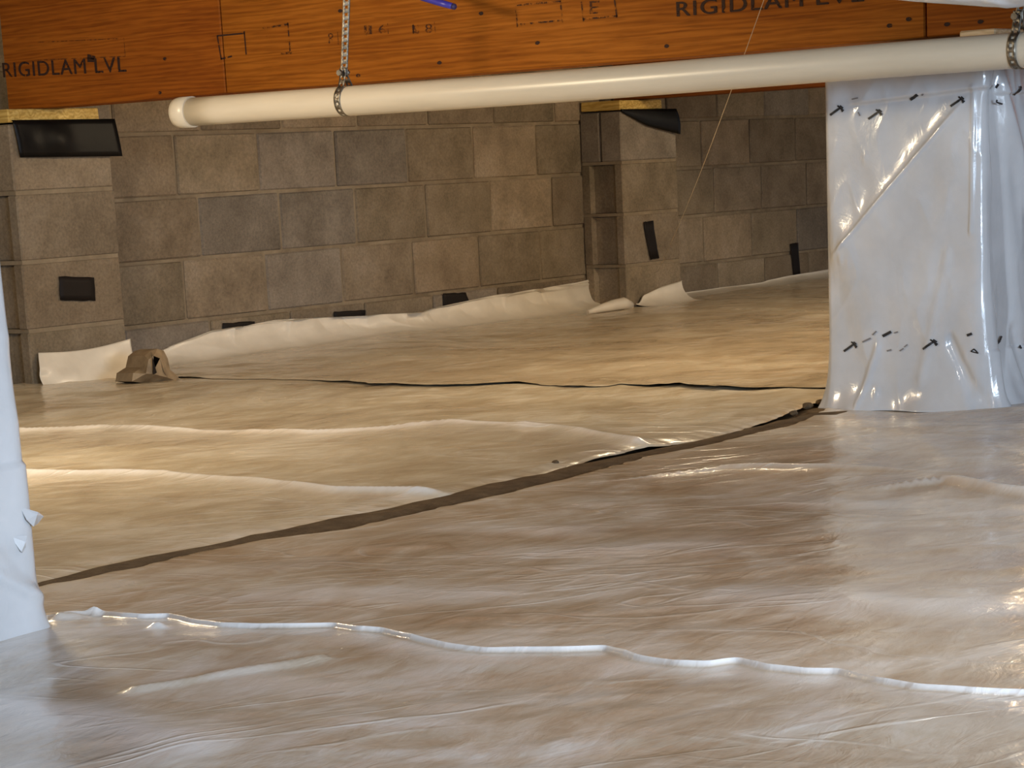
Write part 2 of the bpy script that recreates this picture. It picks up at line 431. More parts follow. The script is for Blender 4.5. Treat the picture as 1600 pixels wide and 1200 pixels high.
# ------------------------------------------------------------------ black tape patches
def tape(corners, nrm, label, curl=0.0):
    """corners: 4 points on the wall (order around); thin slab with slightly uneven edge"""
    c = [Vector(p) for p in corners]; n = Vector(nrm)
    bm = bmesh.new(); g = []
    for i in range(7):
        row = []
        for j in range(5):
            s, t = i / 6, j / 4
            p = c[0].lerp(c[1], s).lerp(c[3].lerp(c[2], s), t)
            p = p + n * (.002 + curl * (abs(t - .5) * 2) ** 3 + rnd.uniform(0, .0012))
            if i in (0, 6) or j in (0, 4): p += Vector((rnd.uniform(-.0015, .0015), 0, rnd.uniform(-.0015, .0015)))
            row.append(bm.verts.new(p))
        g.append(row)
    for i in range(6):
        for j in range(4): bm.faces.new((g[i][j], g[i + 1][j], g[i + 1][j + 1], g[i][j + 1]))
    bmesh.ops.recalc_face_normals(bm, faces=bm.faces)
    o = mobj('tape_patch', bm_mesh('tape_patch', bm, True), M_TAPE)
    md = o.modifiers.new('thick', 'SOLIDIFY'); md.thickness = .001
    tag(o, label, 'tape', 'black tape patches on the blocks'); return o
NY = (0, -1, 0)
tape([hy(x, y, YP - .001) for x, y in ((91, 432), (146, 433), (148, 470), (93, 469))], NY, 'square black tape patch on the left pilaster')
tape([hy(x, y, YP - .001) for x, y in ((1004, 347), (1019, 344), (1028, 403), (1015, 406))], NY, 'crooked upright black tape strip on the mid wall pilaster', .003)
tape([hy(x, y, DW - .006) for x, y in ((1234, 381), (1246, 379), (1250, 430), (1239, 432))], NY, 'narrow upright black tape strip on the wall nearest the wrapped pier')
tape([hy(x, y, DW - .006) for x, y in ((691, 459), (727, 457), (734, 476), (692, 480))], NY, 'black tape scrap on the wall just above the skirt, nearest the middle pilaster')
tape([hy(x, y, DW - .006) for x, y in ((521, 487), (570, 484), (570, 502), (522, 504))], NY, 'flat black tape strip on the wall above the skirt, middle one of three')
tape([hy(x, y, DW - .006) for x, y in ((347, 505), (397, 502), (397, 520), (347, 522))], NY, 'black tape scrap on the wall above the skirt, nearest the left pilaster')

# ------------------------------------------------------------------ girders of laminated veneer lumber
def girder(xf, wd, zb, y_end, seams, mats, label, name='girder'):
    root = empty(name, (xf, 0, zb)); tag(root, label, 'beam', 'laminated girders under the joists')
    ys = [y_end] + seams + [-1.6]
    for i in range(len(ys) - 1):
        me = box_mesh('beam_segment', (0, ys[i + 1] + .0022, 0), (wd, ys[i] - .0022, .400), .003)
        me.materials.append(mats[i])
        o = mobj('beam_segment', me); o.location = (xf, 0, zb); child(o, root)
    me = box_mesh('beam_core', (.060, ys[-1] + .02, .012), (wd - .020, ys[0] - .02, .39)); me.materials.append(M_LVL[2])
    o = mobj('beam_core', me); o.location = (xf, 0, zb); child(o, root)
    return root
XG = 5.20
seamA = hx(349, 90, XG)[1]; seamB = hx(1446, 30, XG)[1]
G1 = girder(XG, .135, .2415, 5.715, [seamA, seamB], [M_LVL[0], M_LVL[1], M_LVL[0]], 'orange laminated wood girder with black stamped lettering, spanning above the white pipe')
girder(8.45, .135, .2425, 5.72, [3.9], [M_LVL[2], M_LVL[1]], 'second brown girder seen below the pipe, resting on the mid wall pilaster')

# black stamps on the girder: reading direction is -Y
def stamp_plane(o):
    o.matrix_world = Matrix(((0, 0, -1, 0), (-1, 0, 0, 0), (0, 1, 0, 0), (0, 0, 0, 1)))
def stamp_text(body, px0, px1, ybase, ytop, mat_, spacing=1.0):
    words = body.split()
    if len(words) > 1:                       # one part per word
        tot = sum(len(w_) for w_ in words) + .9 * (len(words) - 1); pos = 0
        for w_ in words:
            f0, f1 = pos / tot, (pos + len(w_)) / tot; pos += len(w_) + .9
            lerp = lambda f: ybase[0] + (ybase[1] - ybase[0]) * f
            stamp_text(w_, px0 + (px1 - px0) * f0, px0 + (px1 - px0) * f1, (lerp(f0), lerp(f1)), ytop + (ybase[1] - ybase[0]) * f0, mat_, spacing)
        return
    a = hx(px0, ybase[0], XG); c = hx(px1, ybase[1], XG); t = hx(px0, ytop, XG)
    cu = bpy.data.curves.new('printed_text', 'FONT'); cu.body = body; cu.space_character = spacing; cu.offset = 0.0
    tmp = bpy.data.objects.new('printed_text', cu); COL.objects.link(tmp)
    dg = bpy.context.evaluated_depsgraph_get(); dg.update()
    me = bpy.data.meshes.new_from_object(tmp.evaluated_get(dg)); bpy.data.objects.remove(tmp)
    co = np.array([v.co[:] for v in me.vertices]); mn, mx = co.min(0), co.max(0)
    L = a[1] - c[1]; Hh = t[2] - a[2]
    for v in me.vertices:
        u = (v.co.x - mn[0]) / (mx[0] - mn[0]); h_ = (v.co.y - mn[1]) / (mx[1] - mn[1])
        v.co = Vector((XG - .0012, a[1] - u * L, a[2] + (c[2] - a[2]) * u + h_ * Hh))
    me.materials.clear(); me.materials.append(mat_)
    if mat_ is M_INK:                        # heavy strokes: the same letters overprinted a little to both sides
        bmt = bmesh.new()
        for dy in (-.0011, 0, .0011):
            k0 = len(bmt.verts); bmt.from_mesh(me); bmt.verts.ensure_lookup_table()
            for v in bmt.verts[k0:]: v.co.y += dy; v.co.x -= dy * .05; v.co.z += dy * .4
        bmt.to_mesh(me); bmt.free()
    o = mobj('printed_text', me); child(o, G1); return o
def stamp_lines(segs, th, mat_, name='printed_line'):
    for (x0, y0), (x1, y1) in segs:
        bm = bmesh.new()
        a = Vector(hx(x0, y0, XG)); c = Vector(hx(x1, y1, XG)); d = (c - a).normalized()
        nn = Vector((0, -d.z, d.y)) * th * .5
        q = [a - d * th * .5 + nn, c + d * th * .5 + nn, c + d * th * .5 - nn, a - d * th * .5 - nn]
        bm.faces.new([bm.verts.new(Vector((XG - .0012, p.y, p.z))) for p in q])
        bmesh.ops.recalc_face_normals(bm, faces=bm.faces)
        child(mobj(name, bm_mesh(name, bm), mat_), G1)
stamp_text('RIGIDLAM LVL', 6, 198, (121, 112), 98, M_INK, 1.1)
stamp_text('RIGIDLAM LVL', 1058, 1350, (26, 2), 3, M_INK, 1.12)
stamp_text('R', 514, 524, (68, 67), 52, M_INK_FADED)
stamp_text('1 6', 570, 604, (54, 52), 40, M_INK_FADED)
stamp_text('1 8', 645, 676, (53, 51), 39, M_INK_FADED)
stamp_lines([((60, 66), (194, 60)), ((194, 60), (196, 88)), ((60, 94), (196, 88))], .0020, M_INK_FADED)
stamp_lines([((340, 56), (382, 52)), ((382, 50), (385, 84)), ((340, 57), (346, 92)), ((346, 92), (362, 88))], .0045, M_INK)
stamp_lines([((412, 44), (450, 38)), ((450, 36), (454, 84)), ((440, 84), (456, 82)), ((414, 44), (417, 56))], .0050, M_INK_FADED)
stamp_lines([((528, 50), (529, 69)), ((606, 36), (607, 52)), ((646, 38), (647, 53)), ((679, 35), (681, 53)), ((681, 53), (686, 52)), ((572, 40), (573, 55))], .0022, M_INK_FADED)
stamp_lines([((805, 4), (809, 41)), ((809, 41), (815, 40)), ((809, 8), (876, 2)), ((876, 2), (879, 34)), ((909, 4), (912, 32)), ((960, -4), (964, 26)), ((912, 30), (964, 25)), ((814, 38), (876, 32))], .0045, M_INK_FADED)
stamp_text('E', 922, 938, (22, 21), 2, M_INK_FADED)
stamp_lines([((139, 88), (147, 90)), ((139, 94), (147, 94))], .011, M_INK, 'printed_blot')
for (px, py) in ((258, 92), (250, 145), (532, 17), (752, 21), (687, 98), (840, 67), (1042, 72), (1390, 40), (1480, 38), (560, 118), (1420, 30), (1532, 34)):
    p = hx(px, py, XG)
    bm = bmesh.new(); bmesh.ops.create_circle(bm, cap_ends=True, segments=8, radius=.006)
    for v in bm.verts:
        u, h_ = v.co.x, v.co.y
        v.co = Vector((XG - .0010, p[1] - u * 1.3 + rnd.uniform(-.001, .001), p[2] + h_ * .8))
    bmesh.ops.recalc_face_normals(bm, faces=bm.faces)
    o = mobj('knot', bm_mesh('knot', bm), M_INK); child(o, G1)

# ------------------------------------------------------------------ white drain pipe and its straps
XPI, ZPI, RP = 4.75, .181, .0355
y_cap = hx(278, 166, XPI)[1]
root = empty('drain_pipe', (XPI, y_cap, ZPI)); tag(root, 'long white plastic drain pipe with rounded end cap, hung under the girder', 'pipe')
n = 60
o = mobj('pipe_body', tube_mesh('pipe_body', [(XPI, y_cap - .05 - t * 6.2 / n, ZPI - .0045 * math.sin(t / n * 9) ** 2) for t in range(n + 1)], RP, 40), M_PVC); child(o, root)
prof = [(-.052, RP + .0035), (-.012, RP + .0035), (.0, RP + .0015), (.008, RP * .80), (.012, RP * .45), (.0135, .001)]
o = mobj('end_cap', tube_mesh('end_cap', [(XPI, y_cap + a, ZPI) for a, r in prof], [r for a, r in prof], 40), M_PVC); o['label'] = 'domed white end cap'; child(o, root)

def strap_band(name, path, wd_dir, width, parent):
    """perforated steel band: every cell is a frame round a hole"""
    pts = [Vector(p) for p in path]; Wd = Vector(wd_dir)
    # resample to even cells
    cum = [0]
    for i in range(1, len(pts)): cum.append(cum[-1] + (pts[i] - pts[i - 1]).length)
    n = max(2, int(cum[-1] / .017))
    def at(s):
        for i in range(1, len(pts)):
            if s <= cum[i] + 1e-9: return pts[i - 1].lerp(pts[i], (s - cum[i - 1]) / max(1e-9, cum[i] - cum[i - 1]))
        return pts[-1]
    bm = bmesh.new(); step = cum[-1] / n; hw = width / 2
    prev = None
    def row(s): 
        c = at(min(s, cum[-1])); return [bm.verts.new(c + Wd * x) for x in (-hw, -hw * .42, hw * .42, hw)]
    rows_ = []
    for i in range(n):
        for f in (0, .3, .7): rows_.append((row((i + f) * step), f))
    rows_.append((row(cum[-1]), 0))
    for (a, f), (c, g) in zip(rows_[:-1], rows_[1:]):
        for k in range(3):
            if f == .3 and k == 1: continue
            bm.faces.new((a[k], a[k + 1], c[k + 1], c[k]))
    bmesh.ops.recalc_face_normals(bm, faces=bm.faces)
    o = mobj(name, bm_mesh(name, bm, True), M_STEEL); md = o.modifiers.new('thick', 'SOLIDIFY'); md.thickness = .0014; md.offset = 0
    child(o, parent); return o
def strap(y0, label, lean):
    root = empty('pipe_strap', (XPI, y0, ZPI)); tag(root, label, 'strap', 'steel straps holding the pipe')
    r = RP + .0016; loop = []
    bolt = Vector((XPI - .004, y0, ZPI + RP + .030))
    for k in range(0, 41):
        a = math.radians(62 - (180 + 2 * 62) * k / 40) 
        loop.append((XPI + r * math.cos(a), y0, ZPI + r * math.sin(a)))
    # the ring passes under the pipe, both ends meet at the bolt
    path = [tuple(bolt + Vector((.003, 0, .012)))] + [tuple(bolt + Vector((.003, 0, -.004)))] + loop + [tuple(bolt + Vector((-.003, 0, -.004)))] + [tuple(bolt + Vector((-.003, 0, .012)))]
    strap_band('ring_band', path, (0, 1, 0), .019, root)
    strap_band('hanger_band', [tuple(bolt + Vector((0, 0, -.008))), tuple(bolt + Vector((.004, lean * .4, .15))), tuple(bolt + Vector((.006, lean, .415)))], (.55, -.835, 0), .018, root)
    o = mobj('bolt', tube_mesh('bolt', [(-.020, 0, 0), (-.012, 0, 0), (-.012, 0, 0), (.010, 0, 0), (.010, 0, 0), (.016, 0, 0)], [.0075, .0075, .004, .004, .0075, .0075], 6), M_STEEL)
    o.location = bolt; child(o, root)
ystrap = hx(541, 150, XPI)[1]
strap(ystrap, 'perforated steel strap hanging the pipe near its capped end', -.045)
strap(hx(1592, 80, XPI)[1], 'perforated steel strap around the pipe at the right edge of the view', -.10)

# ------------------------------------------------------------------ blue tube end, cobweb, sheeting at the ceiling
XB = 5.0
tp = [hx(708, 10, XB), hx(690, 5, XB), hx(660, -4, XB), hx(620, -22, XB), hx(570, -55, XB), hx(520, -120, XB)]
root = empty('blue_tube', tuple(tp[0])); tag(root, 'blue plastic tube end poking down in front of the orange girder', 'tube')
o = mobj('tube_body', tube_mesh('tube_body', [tuple(p) for p in tp], [.0075, .0085, .0085, .0085, .0085, .0085], 14), M_BLUE); child(o, root)
d = (Vector(tp[0]) - Vector(tp[1])).normalized()
o = mobj('tube_tip', tube_mesh('tube_tip', [tuple(Vector(tp[0]) - d * .001), tuple(Vector(tp[0]) + d * .006), tuple(Vector(tp[0]) + d * .009)], [.0078, .0072, .004], 14), M_BLUED); child(o, root)

a = Vector(hx(1215, -60, 4.35)); c = Vector(hy(1028, 424, YP))
# the strand sags a little between the joists and the pilaster
pts = []
for k in range(41):
    t = k / 40; p = a.lerp(c, t); p.z -= .03 * math.sin(math.pi * t); pts.append(tuple(p))
o = mobj('cobweb_strand', tube_mesh('cobweb_strand', pts, .0007, 5), M_SILK)
tag(o, 'thin pale cobweb strand stretched from the joists down to the mid wall pilaster', 'cobweb')

# crinkled sheeting under the joists, J shaped lip
XS = 4.45
edge = [(1300, -18), (1345, -4), (1450, 5), (1530, 10), (1560, 11), (1590, 7), (1640, 3), (1720, 0)]
ex = np.array([hx(x, y, XS)[1] for x, y in edge]); ez = np.array([hx(x, y, XS)[2] for x, y in edge])
yy = np.linspace(ex[-1] - .6, ex[0], 160); ss = np.linspace(0, 1, 34)
Yg, Sg = np.meshgrid(yy, ss, indexing='ij')
zl = np.interp(Yg, ex[::-1], ez[::-1])
ang = np.clip((Sg - .6) / .4, 0, 1) * math.pi * .95
up = np.clip((.6 - Sg) / .6, 0, 1)
cr = .012 * ridged(Yg * 14 + Sg * 3, Sg * 7, 11) + .01 * vnoise(Yg * 30, Sg * 14, 12)
P = np.stack([XS + .03 * (1 - np.cos(ang)) + cr * (.3 + up) , Yg, zl + .022 * (1 - np.sin(ang)) + up * (.638 - zl - .022) - .0 + .004 * vnoise(Yg * 20, Sg * 3, 14) * (1 - up)], -1)
o = mobj('ceiling_sheeting', grid_mesh('ceiling_sheeting', P), M_WRAP); md = o.modifiers.new('thick', 'SOLIDIFY'); md.thickness = .0012
tag(o, 'crinkled white plastic sheeting hanging under the joists at the top right corner', 'plastic sheet')

# ------------------------------------------------------------------ piers wrapped in white plastic
class Wrap:
    def __init__(s, x0, x1, y0, y1, z0, z1, fl, fr, pad=.014, fla=.030):
        s.a = (x0, x1, y0, y1); s.z = (z0, z1); s.fl, s.fr, s.pad, s.fla = fl, fr, pad, fla
    def build(s, name, mat_, parent, nu=440, nv=260):
        x0, x1, y0, y1 = s.a; z0, z1 = s.z; L = [y1 - y0, x1 - x0, y1 - y0, x1 - x0]; T = sum(L)
        u = np.linspace(0, T, nu, endpoint=False); v = np.linspace(0, 1, nv)
        U, V = np.meshgrid(u, v, indexing='ij')
        R = .022
        def pt(t):
            t = t % T
            if t < L[0]: return (x0, y1 - t, -1, 0)
            t -= L[0]
            if t < L[1]: return (x0 + t, y0, 0, -1)
            t -= L[1]
            if t < L[2]: return (x1, y0 + t, 1, 0)
            t -= L[2]; return (x1 - t, y1, 0, 1)
        base = np.zeros((nu, 4))
        for i, t in enumerate(u):
            acc = np.zeros(4)
            for d in np.linspace(-R, R, 9): acc += np.array(pt(t + d))
            acc /= 9; acc[2:] /= np.linalg.norm(acc[2:]); base[i] = acc
        D = np.zeros_like(U) + s.pad
        m1 = U < L[0]; m2 = (U >= L[0]) & (U < L[0] + L[1])
        D += s.fl(U / L[0], V) * sstep(0, .02, U) * (1 - sstep(L[0] + .0, L[0] + .05, U))
        D += s.fr((U - L[0]) / L[1], V) * sstep(L[0] - .01, L[0] + .04, U) * (1 - sstep(L[0] + L[1] - .02, L[0] + L[1] + .02, U))
        D = np.maximum(D, .003 + .012 * (1 - np.exp(-np.maximum(D, 0) / .02)))
        flare = s.fla * np.exp(-V * 16) * (1 + .6 * vnoise(U * 12, U * 0, 31))
        D += flare
        P = np.stack([base[:, 0][:, None] + base[:, 2][:, None] * D, base[:, 1][:, None] + base[:, 3][:, None] * D, z0 + V * (z1 - z0)], -1)
        s.P, s.U, s.V, s.L = P, U, V, L
        o = mobj(name, grid_mesh(name, P, True, True), mat_)
        md = o.modifiers.new('thick', 'SOLIDIFY'); md.thickness = .0008
        return child(o, parent)
def seg(u, v, a, c, wd):
    """1 on the segment a-c in (u, v), falling off over wd"""
    dx, dy = c[0] - a[0], c[1] - a[1]; L2 = dx * dx + dy * dy
    t = np.clip(((u - a[0]) * dx + (v - a[1]) * dy) / L2, 0, 1)
    d = np.hypot(u - a[0] - t * dx, v - a[1] - t * dy)
    return np.exp(-(d / wd) ** 2), t
def fl_right(u, v):
    h = .004 * vnoise(u * 3, v * 4, 41) + .0016 * ridged(u * 7 + v * 5, v * 6 - u * 4, 42)
    ax, av, cx_, cv = .98, .93, .05, .46; L_ = math.hypot(cx_ - ax, cv - av)
    along = ((u - ax) * (cx_ - ax) + (v - av) * (cv - av)) / L_ / L_
    sd = ((u - ax) * (cv - av) - (v - av) * (cx_ - ax)) / L_          # below the crease: negative
    sd = np.where(np.ones_like(u) * ((.5 - ax) * (cv - av) - (.3 - av) * (cx_ - ax)) > 0, sd, -sd)
    win = sstep(.0, .25, along) * (1 - sstep(.92, 1.05, along))
    h = h + win * (np.where(sd > 0, .017 * np.exp(-np.maximum(sd, 0) / .22), .017 * np.exp(np.minimum(sd, 0) / .055)) + .0035 * np.exp(-(sd / .008) ** 2))
    g, t = seg(u, v, (.95, .92), (.93, .52), .010); h = h + .005 * g
    g, t = seg(u, v, (.99, .92), (.60, .30), .06); h = h + .003 * g
    g, t = seg(u, v, (.90, .80), (.72, .40), .05); h = h - .0025 * g
    for bu, bv, bh in ((.26, .74, .0022), (.10, .45, .003), (.15, .44, .002), (.33, .05, .004)): h = h + bh * np.exp(-((u - bu) / .018) ** 2 - ((v - bv) / .018) ** 2)
    g, t = seg(u, v, (.78, .45), (.62, .10), .03); h = h + .004 * g
    g, t = seg(u, v, (.80, .20), (.97, .03), .025); h = h - .012 * g
    g, t = seg(u, v, (.22, .02), (.33, .18), .02); h = h + .006 * g
    # upper sheet overlaps the lower one: a step
    vl = .895 + .028 * u
    h = h + .009 * sstep(vl - .010, vl + .002, v) * sstep(.10, .3, u)
    return h
def fr_right(u, v):
    h = .016 * vnoise(u * 4.5, v * 1.6, 51) + .006 * ridged(u * 8 + v * 3, v * 3, 52)
    g, t = seg(u, v, (.05, .92), (.22, .30), .05); h = h - .03 * g
    g, t = seg(u, v, (.12, .92), (.40, .62), .05); h = h + .02 * g
    g, t = seg(u, v, (.12, .05), (.20, .26), .05); h = h - .03 * g
    g, t = seg(u, v, (.30, .20), (.42, .06), .03); h = h - .022 * g
    h = h + .006 * sstep(.90, .905, v) + .004 * sstep(.176, .172, v)
    h = h + .03 * np.exp(-(v / .13) ** 2) * np.exp(-((u - .05) / .12) ** 2)
    return h
PX0, PX1, PY0, PY1 = 5.0, 5.40, 2.415, 2.80
root = empty('wrapped_pier', ((PX0 + PX1) / 2, (PY0 + PY1) / 2, Z0)); tag(root, 'square pier wrapped in white plastic at right, printed with rows of black marks', 'pier', 'piers wrapped in plastic')
R_ROOT = root
bmk = bmesh.new()
for i in range(4): box_bm(bmk, (PX0 + .006, PY0 + .006, Z0 - .02 + i * .19), (PX1 - .006, PY1 - .006, Z0 - .02 + i * .19 + .182), .004)
o = mobj('block_core', bm_mesh('block_core', bmk), M_BLOCK[0]); child(o, root)
WR = Wrap(PX0, PX1, PY0, PY1, Z0 - .006, .178, fl_right, fr_right); WR.build('plastic_wrap', M_WRAP, root)
o = mobj('shim', box_mesh('shim', (PX0 + .03, PY0 - .01, .196), (PX1 - .02, PY0 + .075, .241), .003), M_SHIM); child(o, root)
o = mobj('cap_block', box_mesh('cap_block', (PX0 + .004, PY0 + .004, .176), (PX1 - .004, PY1 - .004, .1955), .004), M_BLOCK[0]); child(o, root)

def surf_left(y, z):
    """X of the wrap on the -X face"""
    i = int(np.argmin(np.abs(WR.P[:190, 130, 1] - y))); j = int(np.clip(round((z - WR.z[0]) / (WR.z[1] - WR.z[0]) * 259), 0, 259))
    return WR.P[i, j, 0]
def surf_right(x, z):
    lo = 205; i = lo + int(np.argmin(np.abs(WR.P[lo:300, 130, 0] - x))); j = int(np.clip(round((z - WR.z[0]) / (WR.z[1] - WR.z[0]) * 259), 0, 259))
    return WR.P[i, j, 1]
def mark(cx, cy, strokes, mat_=None, face='L'):
    bm = bmesh.new()
    for x0, y0, x1, y1, th in strokes:
        d = Vector((x1 - x0, y1 - y0)); L = max(d.length, 1e-6); d /= L; nn = Vector((-d.y, d.x)) * th / 2
        k = 4; rows_ = []
        for i in range(k + 1):
            p = Vector((x0, y0)) + d * L * i / k; vs = []
            for sgn in (1, -1):
                qx, qy = cx + (p + nn * sgn).x, cy + (p + nn * sgn).y
                if face == 'L':
                    w_ = hx(qx, qy, PX0 - .016); vs.append(bm.verts.new((surf_left(w_[1], w_[2]) - .0022, w_[1], w_[2])))
                else:
                    w_ = hy(qx, qy, PY0 - .016); vs.append(bm.verts.new((w_[0], surf_right(w_[0], w_[2]) - .003, w_[2])))
            rows_.append(vs)
        for a_, c_ in zip(rows_[:-1], rows_[1:]): bm.faces.new((a_[0], a_[1], c_[1], c_[0]))
    bmesh.ops.recalc_face_normals(bm, faces=bm.faces)
    o = mobj('printed_mark', bm_mesh('printed_mark', bm), mat_ or M_PRINT); child(o, R_ROOT); return o
hammer = [(-11, 9, 2, 0, 3.6), (1, -6, 11, 2, 2.4), (0, 1, 5, -2, 3.2), (5, -6, 10, -2, 2.2), (7, -1, 9, 4, 2.4)]
for x, y in ((1307, 171), (1368, 177), (1498, 157), (1329, 540), (1456, 536)): mark(x, y, hammer)
mark(1430, 152, [(-7, 4, 6, -4, 4)]); mark(1444, 148, [(-2, 1, 2, -1, 2)], M_PRINT_FADED); mark(1337, 154, [(-6, 1, 5, -1, 2)], M_PRINT_FADED)
mark(1342, 178, [(-1, -3, 2, 3, 2)], M_PRINT_FADED)
mark(1357, 530, [(-7, 4, 6, -2, 2.6)], M_PRINT_FADED); mark(1369, 521, [(-3, 2, 3, -4, 2)], M_PRINT_FADED)
mark(1388, 521, [(-7, 4, 6, -3, 4.4)]); mark(1402, 519, [(-3, 1, 3, -1, 2)], M_PRINT_FADED)
mark(1392, 547, [(-4, 1, 3, -1, 2.4)], M_PRINT_FADED); mark(1412, 545, [(-4, 3, 2, -1, 2), (3, -3, 8, -7, 1.8)], M_PRINT_FADED)
mark(1516, 522, [(-4, 2, 4, -1, 4)]); mark(1524, 549, [(-6, 0, -1, -4, 1.8), (-1, -4, 5, 3, 1.8), (-5, 0, 5, 3, 1.8)])
mark(1549, 135, [(-2, 3, 2, -3, 4)], None, 'R'); mark(1586, 141, [(-6, 8, 1, -2, 3.6), (1, -2, 0, -6, 3)], None, 'R'); mark(1557, 159, [(-3, -3, -4, 1, 2.6), (-4, 1, 6, 4, 2.6)], None, 'R')
mark(1566, 532, [(-5, 5, 0, 0, 4), (0, 0, 3, -7, 3)], None, 'R'); mark(1597, 538, [(-4, 6, 0, 1, 4), (0, 1, 1, -6, 3)], None, 'R')

def fl_near(u, v): return .006 * vnoise(u * 3, v * 4, 61)
def fr_near(u, v):
    h = .006 * vnoise(u * 4, v * 3, 63) + .002 * ridged(u * 6, v * 9, 64)
    g, t = seg(u, v, (.80, .20), (.98, .10), .02); h = h - .006 * g
    g, t = seg(u, v, (.82, .12), (.99, .07), .012); h = h + .007 * g
    h = h + .006 * sstep(.30, .296, v)
    return h
NX0, NX1, NY0, NY1 = 1.80, 2.180, 2.44, 2.82
root = empty('wrapped_pier', ((NX0 + NX1) / 2, (NY0 + NY1) / 2, Z0)); tag(root, 'near pier wrapped in bluish white plastic cut by the left edge of the view', 'pier', 'piers wrapped in plastic')
bmk = bmesh.new()
for i in range(4): box_bm(bmk, (NX0 + .006, NY0 + .006, Z0 - .02 + i * .19), (NX1 - .006, NY1 - .006, Z0 - .02 + i * .19 + .182), .004)
o = mobj('block_core', bm_mesh('block_core', bmk), M_BLOCK[0]); child(o, root)
WN = Wrap(NX0, NX1, NY0, NY1, Z0 - .006, .20, fl_near, fr_near, .012, .014); WN.build('plastic_wrap', M_WRAP, root, 300, 160)
# torn tape ends sticking out of the wrap at its right edge
for pts in ([(30, 792), (52, 800), (69, 806), (64, 818), (48, 822), (36, 812)], [(16, 838), (36, 836), (42, 850), (46, 868), (30, 862)]):
    bm = bmesh.new(); vs = []
    for k, (x, y) in enumerate(pts):
        p = Vector(hy(x, y, NY0 - .018)); p.y -= .008 * math.sin(k * 1.7); vs.append(bm.verts.new(p))
    cen = sum((v.co for v in vs), Vector()) / len(vs); cv = bm.verts.new(cen + Vector((0, -.008, .004)))
    for k in range(len(vs)): bm.faces.new((vs[k], vs[(k + 1) % len(vs)], cv))
    bmesh.ops.recalc_face_normals(bm, faces=bm.faces)
    o = mobj('torn_tape', bm_mesh('torn_tape', bm), M_WRAP); md = o.modifiers.new('thick', 'SOLIDIFY'); md.thickness = .0012; child(o, root)

# ------------------------------------------------------------------ plastic sheets on the floor
def wob(x, pts): return np.interp(x, [p[0] for p in pts], [p[1] for p in pts])
SEAM_N = [(1.5, 2.76), (2.50, 2.752), (2.70, 2.785), (2.975, 2.764), (3.2, 2.786), (3.54, 2.768), (3.64, 2.769), (3.85, 2.785), (4.08, 2.841), (4.24, 2.835), (4.39, 2.773), (4.76, 2.832), (5.13, 2.931), (5.25, 2.89), (6.5, 2.86)]
SEAM_S = [(1.5, 2.745), (2.48, 2.740), (2.64, 2.728), (2.78, 2.739), (2.936, 2.729), (3.07, 2.666), (3.19, 2.668), (3.62, 2.667), (3.78, 2.675), (4.05, 2.709), (4.24, 2.692), (4.41, 2.703), (4.65, 2.704), (4.95, 2.80), (5.06, 2.821), (6.5, 2.84)]
def relief(x, y, s, amp=1.0):
    h = .010 * vnoise(x * 1.6, y * 1.4, s) + .0038 * vnoise(x * 4.5 + y, y * 3.5, s + 1)
    a, c = x * .80 + y * .60, -x * .60 + y * .80
    h += .0032 * ridged(a * 3.2, c * 8, s + 2) * sstep(-.4, .5, vnoise(x * 1.2, y * 1.2, s + 5))
    h += .0022 * ridged(c * 3.0 + 5, a * 9, s + 3) * sstep(-.5, .5, vnoise(x * 1.3, y * 1.3, s + 6))
    h += .0009 * ridged(x * 14 + y * 5, y * 13, s + 4)
    return h * amp
def sheen_bands(x, y, lst):  # pale strips that paint reflected sheen into the film colour
    o_ = np.zeros_like(x)
    for pts, wd, amt in lst:
        q = [hz(px, py) for px, py in pts]
        for a_, c_ in zip(q[:-1], q[1:]):
            dx, dy = c_[0] - a_[0], c_[1] - a_[1]
            t = np.clip(((x - a_[0]) * dx + (y - a_[1]) * dy) / (dx * dx + dy * dy), 0, 1)
            d = np.hypot(x - a_[0] - t * dx, y - a_[1] - t * dy) / (wd * (1 + .45 * vnoise(x * 9, y * 9, 171)))
            o_ = np.maximum(o_, amt * np.exp(-d ** 2))
    return o_
def crest(d, near, far):
    a_ = np.sqrt(d * d + .005 ** 2) - .005
    k_ = sstep(-.006, .006, d); return np.exp(-a_ / near) * (1 - k_) + np.exp(-a_ / far) * k_

# north sheet
R1 = [(2.6, 4.20), (2.835, 4.264), (3.2, 4.429), (3.47, 4.402), (3.57, 4.292), (3.72, 4.197), (4.05, 4.234), (4.49, 4.303), (4.64, 4.173), (5.0, 4.20), (5.6, 4.2)]
R2 = [(2.6, 3.53), (2.757, 3.516), (2.88, 3.455), (2.976, 3.419), (3.217, 3.472), (3.513, 3.510), (3.845, 3.443), (4.3, 3.45), (5.6, 3.45)]
u = np.unique(np.concatenate([np.linspace(2.0, 5.55, 320), np.arange(3.36, 3.56, .003), np.arange(4.12, 4.46, .0035)])); t = np.concatenate([[0, .004, .01], np.linspace(.02, 2.86, 260)])
Xg, Tg = np.meshgrid(u, t, indexing='ij')
jit = .006 * vnoise(Xg * 40, Xg * 0, 71)
Y0 = wob(Xg, SEAM_N) + jit
Yg = Y0 + Tg * (YP + .05 - Y0) / 2.86
h = relief(Xg, Yg, 80) * sstep(-.02, .30, Tg) + .008
d = Xg - wob(Yg, R1); k1 = sstep(5.2, 4.6, Yg) * (.8 + .2 * vnoise(Yg * 4, Yg * 0, 73)); h += .015 * crest(d, .017, .03) * k1
lf_ = k1 * np.where(d < 0, .9 * np.exp(np.minimum(d, 0) / .016) + .35 * np.exp(np.minimum(d, 0) / .20), np.exp(-np.maximum(d, 0) / .008))
d = Xg - wob(Yg, R2); k2 = (.75 + .25 * vnoise(Yg * 3, Yg * 0, 74)); h += .018 * crest(d, .018, .03) * k2
